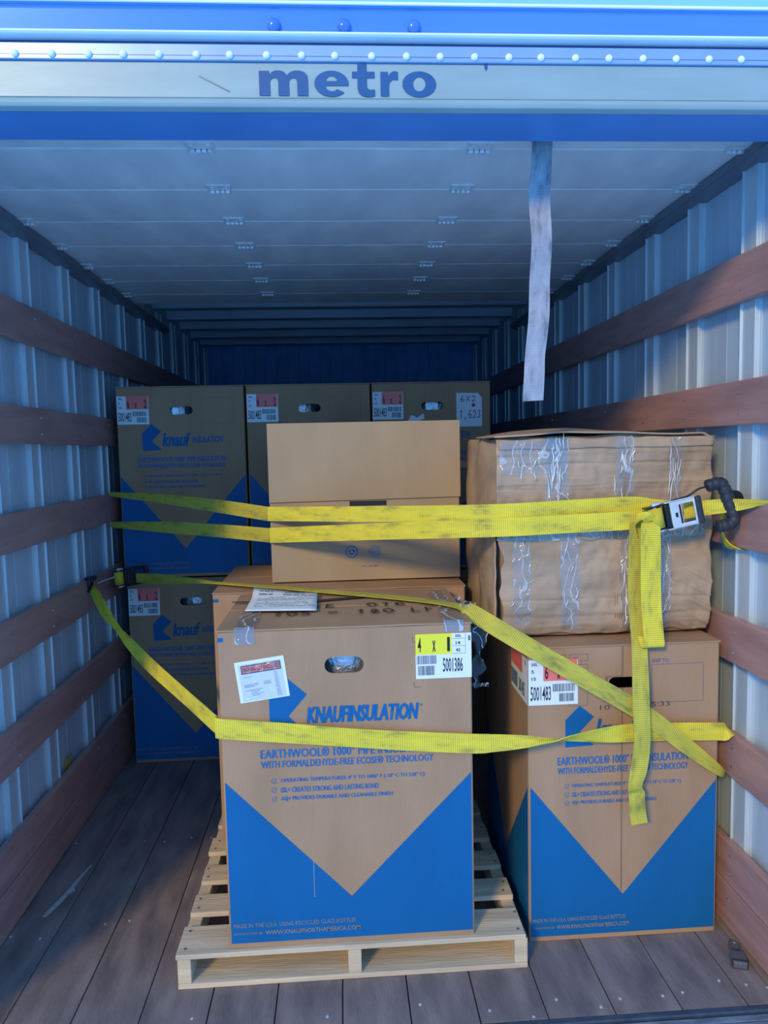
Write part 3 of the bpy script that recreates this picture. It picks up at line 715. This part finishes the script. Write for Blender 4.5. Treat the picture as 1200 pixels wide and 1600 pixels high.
def front_y(x, z):
    """how far the crumpled front stands out of the flat plane, in metres"""
    d = wob(x*1.2, 1.3, z*1.2)*.010-.006*abs(noise.noise((x*11, 4.2, z*7)))+.003*noise.noise((x*34, 1, z*26))
    for zc, w, a in ((.562, .005, .006), (.528, .0035, -.006), (.470, .004, .005), (.452, .003, -.004), (.395, .004, -.005), (.115, .005, -.005), (.06, .008, -.010), (.035, .004, .005)):
        d += a*(.25+1.1*abs(noise.noise((x*4, zc*31, 2))))*math.exp(-((z-zc+.008*noise.noise((x*5, zc*17, 0)))/w)**2)
    if x > .22:
        for k in range(5):
            s = (x-.22)*.55+z-.04-k*.045; d += .006*math.exp(-(s/.006)**2)*min(1, (x-.22)/.06)*(1 if z < .33 else 0)
    for xc in (.085, .105, .12): d += -.007*math.exp(-((x-xc-.03*(z-.2))/.005)**2)*(1 if z < .36 else 0)
    d -= .012*math.exp(-((z)/.02)**2)
    return -.004-d
def front_panel(name, xa, xb, za, zb, off, m, nu=150, nv=90, rag=.004, solid=.004, rag_sides='lrtb'):
    bm = bmesh.new()
    for i in range(nu+1):
        for j in range(nv+1):
            u, v = i/nu, j/nv
            rl = rag*noise.noise((3.1, v*7, off*100+za*7)) if 'l' in rag_sides else 0
            rb = rag*noise.noise((u*9, 5.7, off*100+zb*5))
            x = xa+(xb-xa)*u+rl*(1-u)-rag*u*noise.noise((v*6, 1.7, za))
            z = za+(zb-za)*v+rb*(v-.5)*2
            bm.verts.new((x, front_y(x, z)-off, max(z, .002)))
    bm.verts.ensure_lookup_table()
    for i in range(nu):
        for j in range(nv):
            q = i*(nv+1)+j; bm.faces.new([bm.verts[k] for k in (q, q+nv+1, q+nv+2, q+1)])
    return obj(name, bm, m, bb, smooth=True, solid=solid)
front_panel('lower_front_panel', -.322, .330, .006, .372, .010, 'cardboard_taped', rag=.013)
front_panel('upper_front_panel', -.333, .335, .340, .606, .002, 'cardboard_taped', rag=.005)
front_panel('overlap_flap', -.330, .20, .300, .352, .0135, 'cardboard_taped', 80, 14, rag=.010)
front_panel('rim_strip', -.325, .336, .575, .604, .006, 'cardboard_taped', 60, 6, rag=.004)
# top flap arching over the edge
bm = bmesh.new(); nu, nv = 40, 16
for i in range(nu+1):
    for j in range(nv+1):
        u, v = i/nu, j/nv; x = -.338+.678*u; y = -.012+.31*v+.006*noise.noise((u*6, 0, 1))
        z = .612+.030*math.sin(PI*min(1, u*1.15+.05))*(.35+.65*v)+.004*noise.noise((u*5, v*3, 4))-(.010*(u > .97))
        bm.verts.new((x, y, z))
bm.verts.ensure_lookup_table()
for i in range(nu):
    for j in range(nv):
        q = i*(nv+1)+j; bm.faces.new([bm.verts[k] for k in (q, q+nv+1, q+nv+2, q+1)])
obj('top_flap', bm, 'cardboard_taped', bb, smooth=True, solid=.005)
# folded side wrap seen on the left flank
bm = bmesh.new(); nu, nv = 16, 24
for i in range(nu+1):
    for j in range(nv+1):
        u, v = i/nu, j/nv; y = .004+.25*u+.01*noise.noise((v*5, 2, 0)); z = .03+.33*v
        bm.verts.new((-.337-.006*math.sin(PI*u)+.004*noise.noise((u*4, v*6, 9)), y, z))
bm.verts.ensure_lookup_table()
for i in range(nu):
    for j in range(nv):
        q = i*(nv+1)+j; bm.faces.new([bm.verts[k] for k in (q, q+nv+1, q+nv+2, q+1)])
obj('side_wrap', bm, 'cardboard_taped', bb, smooth=True, solid=.004)
side = Matrix.Translation((-.352, 0, 0)) @ Matrix.Rotation(-PI/2, 4, 'Z') @ Matrix.Translation((-.49, 0, .12)) @ Matrix.Rotation(-PI/2, 4, 'Y')
text('IN TEX USA', (-.09, .14, .10, .165), 'ink_dark', bb, y=0, mtx=side)
text('SOUTHAUX USA', (-.09, .10, .14, .125), 'ink_dark', bb, y=0, mtx=side)
text('GREEN PK. CO.', (-.09, .06, .15, .085), 'ink_dark', bb, y=0, mtx=side)
# clear tape bands
for xa, xb, za, zb, off in ((-.185, -.115, .30, .608, .0095), (.03, .085, .30, .608, .0095), (.20, .235, .38, .60, .0095), (-.285, -.235, .04, .36, .0150), (-.14, -.085, .02, .36, .0150), (.045, .085, .02, .37, .0150), (.165, .205, .03, .37, .0150), (-.325, .30, .300, .345, .0180), (-.32, -.12, .50, .600, .0090)):
    front_panel('clear_tape', xa, xb, za, zb, off, 'clear_tape', 14, 30, rag=.006, solid=0)
rnd = random.Random(12)
def crinkles(n, xa, xb, za, zb, off, ln=(.01, .05), tilt=.25):
    bm = bmesh.new()
    for _ in range(n):
        x, z = rnd.uniform(xa, xb), rnd.uniform(za, zb); L = rnd.uniform(*ln); a = PI/2+rnd.gauss(0, tilt); w = rnd.uniform(.0004, .0014)
        P = []
        for k in range(5):
            t = k/4-.5; px = x+L*t*math.cos(a)+.0012*math.sin(k*2.1+x*90); pz = z+L*t*math.sin(a); ww = w*(1-abs(t)*1.6)
            P.append((px, pz, ww))
        A = [bm.verts.new((p[0]-p[2], front_y(p[0], p[1])-off, p[1])) for p in P]; B = [bm.verts.new((p[0]+p[2], front_y(p[0], p[1])-off-.0015, p[1])) for p in P]
        for k in range(4): bm.faces.new((A[k], B[k], B[k+1], A[k+1]))
    o = obj('tape_wrinkle', bm, 'label_white', bb); o['kind'] = 'stuff'; return o
crinkles(22, -.165, -.120, .48, .60, .0125); crinkles(9, -.175, -.14, .34, .50, .0125, (.04, .09), .12); crinkles(14, .04, .085, .50, .60, .0125)
crinkles(6, .025, .05, .36, .48, .0125, (.03, .07), .12); crinkles(7, .19, .235, .42, .58, .0125, (.04, .09), .15); crinkles(12, -.29, -.235, .05, .30, .0175, (.01, .04), 1.3)
crinkles(14, -.14, -.09, .04, .32, .0175, (.01, .05), .9); crinkles(14, .05, .085, .06, .36, .0175, (.02, .06), .25); crinkles(16, .17, .20, .06, .36, .0175, (.01, .04), .5)
crinkles(12, -.30, .05, .32, .345, .0205, (.01, .03), .9); crinkles(8, -.27, -.20, .49, .54, .0125, (.02, .04), .8)
# grey smudge
bm = bmesh.new()
for k in range(16):
    x = .03+k*.0065; z = .03+rnd.uniform(0, .02); h = rnd.uniform(.03, .12)
    q = [(x, z), (x+.0018, z), (x+.0018, z+h), (x, z+h)]
    bm.faces.new([bm.verts.new((a, front_y(a, b)-.0112, b)) for a, b in q])
obj('scuff_lines', bm, 'cardboard_inside', bb)['kind'] = 'stuff'

# ------------------------------------------------------------------ straps
UP = (0, 0, 1)
def upv(dx=0., dy=0., dz=1.): return (dx, dy, dz)
s1 = thing('ratchet_strap', 'upper yellow ratchet strap stretched across the pale and taped cartons', 'strap', (0, 0, 0))
ribbon('webbing', [((-1.088, 1.53, 1.333), (0, .5, 1), .4), ((-.80, 1.29, 1.320), (.1, -.1, 1), .75), ((-.50, .985, 1.302), UP), ((-.268, .690, 1.289), UP)], 'strap_worn', s1, smooth_path=True)
ribbon('webbing', [((-.268, .690, 1.289), UP), ((.10, .44, 1.300), UP), ((.455, .182, 1.316), UP), ((.68, .170, 1.324), (0, -.12, 1)), ((.86, .160, 1.330), (0, -.15, 1)), ((.93, .145, 1.322), (0, -.1, 1)), ((.985, .128, 1.314), UP)], 'strap_yellow', s1)
ribbon('webbing', [((-1.088, 1.53, 1.188), (0, .5, 1), .5), ((-.80, 1.27, 1.196), UP, .9), ((-.50, .97, 1.204), UP), ((-.262, .684, 1.211), UP)], 'strap_worn', s1)
ribbon('webbing', [((-.262, .684, 1.211), UP), ((.10, .43, 1.242), UP), ((.455, .174, 1.272), UP), ((.66, .156, 1.279), UP), ((.86, .135, 1.287), UP), ((.905, .128, 1.293), UP)], 'strap_yellow', s1, width=.055)
# right: buckle end to the rail
ribbon('webbing', [((1.005, .112, 1.312), UP, .9), ((1.06, .092, 1.322), UP, .85), ((1.115, .055, 1.330), (0, -.1, 1), .75), ((1.15, .005, 1.337), (0, -.5, .8), .55), ((1.168, -.045, 1.343), (.2, -.9, .3), .5), ((1.20, -.05, 1.335), (0, -1, 0), .6)], 'strap_yellow', s1)
ribbon('loop', [((1.185, .15, 1.325), (0, 1, .15), .8), ((1.155, .148, 1.335), (0, 1, .1), .8), ((1.135, .135, 1.300), (.3, 1, .1), .8), ((1.130, .130, 1.250), (.4, 1, 0), .8), ((1.148, .125, 1.205), (.2, 1, -.3), .8), ((1.185, .12, 1.19), (0, 1, 0), .8)], 'strap_yellow', s1)
# hanging tail: short fold in front, long end behind
ribbon('tail', [((.892, .085, 1.285), (1, .25, .0)), ((.887, .070, 1.262), (1, .1, 0)), ((.890, .074, 1.18), (1, 0, 0)), ((.893, .076, 1.05), (1, 0, 0)), ((.896, .066, .965), (1, 0, 0)), ((.898, .062, .928), (1, 0, 0)), ((.893, .072, .922), (1, 0, 0)), ((.885, .080, .95), (1, 0, 0))], 'strap_yellow', s1, width=.060)
ribbon('tail', [((.868, .112, 1.285), (1, 0, 0)), ((.866, .118, 1.20), (1, 0, 0)), ((.865, .120, 1.05), (1, 0, 0), .95), ((.866, .098, .95), (1, 0, 0), .95), ((.856, .062, .86), (1, .05, 0)), ((.848, .034, .76), (1, 0, 0), 1.02), ((.851, .032, .65), (1, .1, 0), 1.02), ((.845, .040, .57), (1, -.2, 0), .98), ((.833, .036, .515), (1, .2, .05), .95), ((.842, .046, .492), (1, 0, .08), .98), ((.840, .040, .465), (1, .1, .08)), ((.845, .046, .43), (1, .0, .1)), ((.850, .044, .398), (1, .0, .12))], 'strap_worn', s1, width=.049)
ribbon('tail_loop', [((.862, .108, 1.262), (0, .3, 1), .9), ((.852, .090, 1.292), (.3, .2, 1), .8), ((.872, .070, 1.305), (.8, .2, .6), .8), ((.892, .080, 1.290), (1, .1, .3))], 'strap_yellow', s1, width=.045)
# buckle
def buckle(parent, loc, rot, mir=1):
    b = bpy.data.objects.new('buckle', None); C.objects.link(b); b.parent = parent; b.location = loc; b.rotation_euler = rot
    for s in (-1, 1):
        bm = bmesh.new(); bx(bm, -.085, .075, -.022, .006, s*.034-.0022, s*.034+.0022); obj('side_plate', bm, 'black_steel', b, bevel=.0015)
        bm = bmesh.new(); bx(bm, -.030, .070, -.030, -.004, s*.0395-.002, s*.0395+.002); obj('handle_arm', bm, 'buckle_steel', b, bevel=.0012)
        bm = bmesh.new()
        for k in range(12):
            a = 2*PI*k/12; cyl(bm, (-.045+.012*math.cos(a), -.004+.012*math.sin(a), s*.040), (-.045+.016*math.cos(a), -.004+.016*math.sin(a), s*.040), .0025, 6)
        cyl(bm, (-.045, -.004, s*.037), (-.045, -.004, s*.043), .013, 16); obj('ratchet_gear', bm, 'buckle_steel', b)
    bm = bmesh.new()                                   # pressed steel plate with a window
    bx(bm, -.018, .016, -.034, -.031, -.038, .038); bx(bm, .052, .058, -.034, -.031, -.038, .038)
    bx(bm, .016, .052, -.034, -.031, -.038, -.028); bx(bm, .016, .052, -.034, -.031, .028, .038)
    obj('handle_plate', bm, 'buckle_steel', b, bevel=.001)
    bm = bmesh.new(); cyl(bm, (-.002, -.0352, -.006), (-.002, -.0352, .006), .0035, 8); obj('rivet', bm, 'black_steel', b)
    bm = bmesh.new(); bx(bm, .008, .013, -.0362, -.033, -.028, .028); obj('release_bar', bm, 'black_steel', b, bevel=.001)
    bm = bmesh.new(); bx(bm, -.032, -.018, -.030, -.010, -.034, .034); obj('spring_housing', bm, 'black_steel', b, bevel=.003)
    bm = bmesh.new(); bx(bm, .058, .076, -.040, -.016, -.041, .041); obj('end_grip', bm, 'black_rubber', b, bevel=.005)
    bm = bmesh.new(); cyl(bm, (-.055, -.012, -.029), (-.055, -.012, .029), .021, 20); o = obj('webbing_coil', bm, 'strap_yellow', b, smooth=True)
    bm = bmesh.new(); cyl(bm, (-.055, -.012, -.045), (-.055, -.012, .045), .007, 12); obj('spindle', bm, 'buckle_steel', b)
    return b
bk = buckle(s1, (.968, .108, 1.306), (0, -.20, 0))
obj('wire_bail', tube([(.955, .088, 1.345), (1.0, .082, 1.358), (1.03, .078, 1.378), (1.052, .074, 1.384), (1.065, .072, 1.386)], .0028), 'black_steel', s1, smooth=True)
obj('foam_grip', tube([(1.052, .072, 1.385), (1.072, .070, 1.392), (1.092, .068, 1.393), (1.104, .066, 1.372), (1.112, .064, 1.345), (1.122, .062, 1.318), (1.128, .060, 1.292), (1.118, .060, 1.277), (1.098, .060, 1.272), (1.082, .062, 1.270)], .0185, 12, 6, .12, 5), 'black_rubber', s1, smooth=True)
bm = bmesh.new(); cyl(bm, (1.150, .115, 1.345), (1.150, .092, 1.345), .026, 18); bx(bm, 1.124, 1.172, .094, .113, 1.318, 1.345); obj('hook', bm, 'black_steel', s1, bevel=.003)

s2 = thing('ratchet_strap', 'lower yellow ratchet strap running around the front carton to both walls', 'strap', (0, 0, 0))
# left wall to the front carton, half a twist on the way
ribbon('webbing', [((-1.080, 1.195, .945), (0, .7, .4), .8), ((-1.03, 1.115, .918), (.35, .3, .75), .9), ((-.955, .985, .876), (.5, .45, .6), .8), ((-.87, .85, .845), (.80, .55, .1), .45), ((-.78, .705, .815), (.35, .3, .75), .75), ((-.66, .515, .788), (.15, .1, 1), 1.), ((-.50, .26, .768), UP, 1.05), ((-.361, .030, .755), UP, 1.05)], 'strap_yellow', s2, sub=12)
ribbon('webbing', [((-.361, .030, .755), UP, 1.05), ((-.348, .0125, .753), UP), ((-.18, .010, .735), UP), ((-.02, .009, .716), (0, -.15, 1)), ((.14, .008, .699), (0, -.08, 1)), ((.34, .010, .680), UP), ((.40, .012, .677), UP, .95)], 'strap_yellow', s2, width=.057)
ribbon('webbing', [((.40, .012, .677), UP, .95), ((.50, .024, .672), (0, .5, .9), .65), ((.575, .034, .668), (.2, 1, .25), .42), ((.65, .045, .667), (.1, .6, -.75), .6), ((.78, .068, .664), (0, .1, -1), .95), ((.90, .086, .658), (0, 0, -1), 1.), ((1.10, .100, .645), (0, 0, -1), 1.), ((1.135, .104, .641), (0, -.2, -1), .95), ((1.150, .106, .640), (0, -.8, -.6), .7), ((1.163, .112, .634), (0, -1, -.2), .6)], 'strap_yellow', s2, width=.055, sub=12)
# second run: left buckle, over the carton tops, then down to the right wall
ribbon('webbing', [((-.955, 1.43, .946), UP, .8), ((-.86, 1.33, .958), (0, .3, 1), .9), ((-.72, 1.12, .985), (.2, .5, .6), .8), ((-.56, .86, 1.020), (.3, .8, .3), .6), ((-.44, .70, 1.0375), (.45, .9, .02), .55), ((-.125, .513, 1.0385), (.5, .85, 0), .8), ((.208, .304, 1.0385), (.55, .8, .02), .9), ((.345, .165, 1.0400), (.65, .75, .05), .9), ((.372, .125, 1.030), (.55, .3, .75), .95), ((.47, .075, .972), (.55, -.05, .85), 1.), ((.62, .055, .880), (.55, -.1, .85), 1.0), ((.86, .060, .730), (.55, 0, .85), 1.), ((1.00, .074, .618), (.55, .1, .8), .9), ((1.09, .092, .545), (.6, .1, .7), .7), ((1.135, .112, .508), (.6, .3, .6), .5), ((1.163, .150, .486), (.6, .6, .5), .4)], 'strap_worn', s2, width=.052, sub=12)
b2 = buckle(s2, (-.995, 1.475, .950), (0, -.05, .55))
for ch in b2.children:
    if ch.name.split('.')[0] in ('handle_plate', 'handle_arm'): ch.data.materials[0] = M['black_steel']
obj('wire_bail', tube([(-1.05, 1.43, .955), (-1.075, 1.36, .952), (-1.086, 1.30, .950)], .004), 'buckle_steel', s2, smooth=True)
bm = bmesh.new(); cyl(bm, (-1.078, 1.20, .975), (-1.078, 1.15, .94), .006, 10); cyl(bm, (-1.082, 1.24, .985), (-1.078, 1.18, .985), .012, 10); obj('hook', bm, 'black_steel', s2)
bm = bmesh.new(); bx(bm, -1.10, -1.076, 1.17, 1.215, .955, .998); obj('rail_clip', bm, 'black_steel', s2, bevel=.004)

# loose end of another strap behind the bottom left board
bm_ = ribbon('strap_end', [((-1.135, .93, .21), (.1, 1, .1), .8), ((-1.128, .94, .28), (.1, 1, .1), .8), ((-1.118, .945, .315), (.2, 1, .2), .8)], 'strap_worn')
tag(bm_, 'short yellow strap end poking up behind the left bottom board', 'strap')

# grey pull strap of the roll-up door
ps = ribbon('pull_strap', [((.552, -.012, 2.345), (1, 0, 0)), ((.549, -.016, 2.27), (1, .15, 0)), ((.545, -.006, 2.16), (1, -.2, 0), .98), ((.547, -.018, 2.05), (1, .1, 0)), ((.545, -.004, 1.95), (1, .12, 0), 1.02), ((.540, -.012, 1.85), (1, -.15, 0), .98), ((.532, -.004, 1.76), (1, .1, 0)), ((.527, -.012, 1.70), (1, 0, .03)), ((.524, -.008, 1.634), (1, 0, .04), 1.02)], 'strap_grey', width=.056)
tag(ps, 'grey webbing pull strap hanging from the roll-up door', 'strap')

# ------------------------------------------------------------------ stretch film at the front carton's corner
def wisp(name, ctrl, label, width):
    bm = bmesh.new(); P = catmull([Vector(c) for c in ctrl], 8); rows = []
    for i, p in enumerate(P):
        row = []
        for k in range(7):
            q = k/6-.5
            row.append(bm.verts.new(p+Vector((q*width*(.6+.4*math.sin(i*.5)), .012*noise.noise((i*.35, k*.9, 2)), .012*noise.noise((i*.4, k*.7, 8))))))
        rows.append(row)
    for a, b in zip(rows, rows[1:]):
        for k in range(6): bm.faces.new((a[k], a[k+1], b[k+1], b[k]))
    o = obj(name, bm, 'stretch_film', None, smooth=True); tag(o, label, 'plastic film'); return o
wisp('stretch_film', [(.33, .27, 1.045), (.352, .20, 1.052), (.372, .14, 1.045), (.392, .12, 1.00), (.392, .115, .93), (.385, .11, .87), (.383, .10, .83), (.395, .10, .815)], 'crumpled clear film hanging beside the yellow label carton', .055)

# ------------------------------------------------------------------ padlock on the floor by the right wall
pk = thing('padlock', 'small steel padlock lying on the floor by the right wall', 'padlock', (1.108, -.056, .001), -.32)
bm = bmesh.new(); bx(bm, -.021, .021, .006, .050, .001, .024); obj('lock_body', bm, 'padlock_body', pk, bevel=.004)
bm = bmesh.new(); bx(bm, -.023, .023, 0, .012, 0, .026); obj('bumper', bm, 'black_rubber', pk, bevel=.005)
bm = bmesh.new(); bx(bm, -.018, .018, -.0012, .002, .004, .022); cyl(bm, (0, -.0025, .013), (0, .001, .013), .005, 14); obj('key_plate', bm, 'padlock_body', pk, bevel=.001)
obj('shackle', tube([(-.014, .046, .013), (-.014, .080, .013), (-.011, .094, .013), (0, .101, .013), (.011, .094, .013), (.014, .080, .013), (.014, .046, .013)], .0042, 10, 6), 'padlock_body', pk, smooth=True)
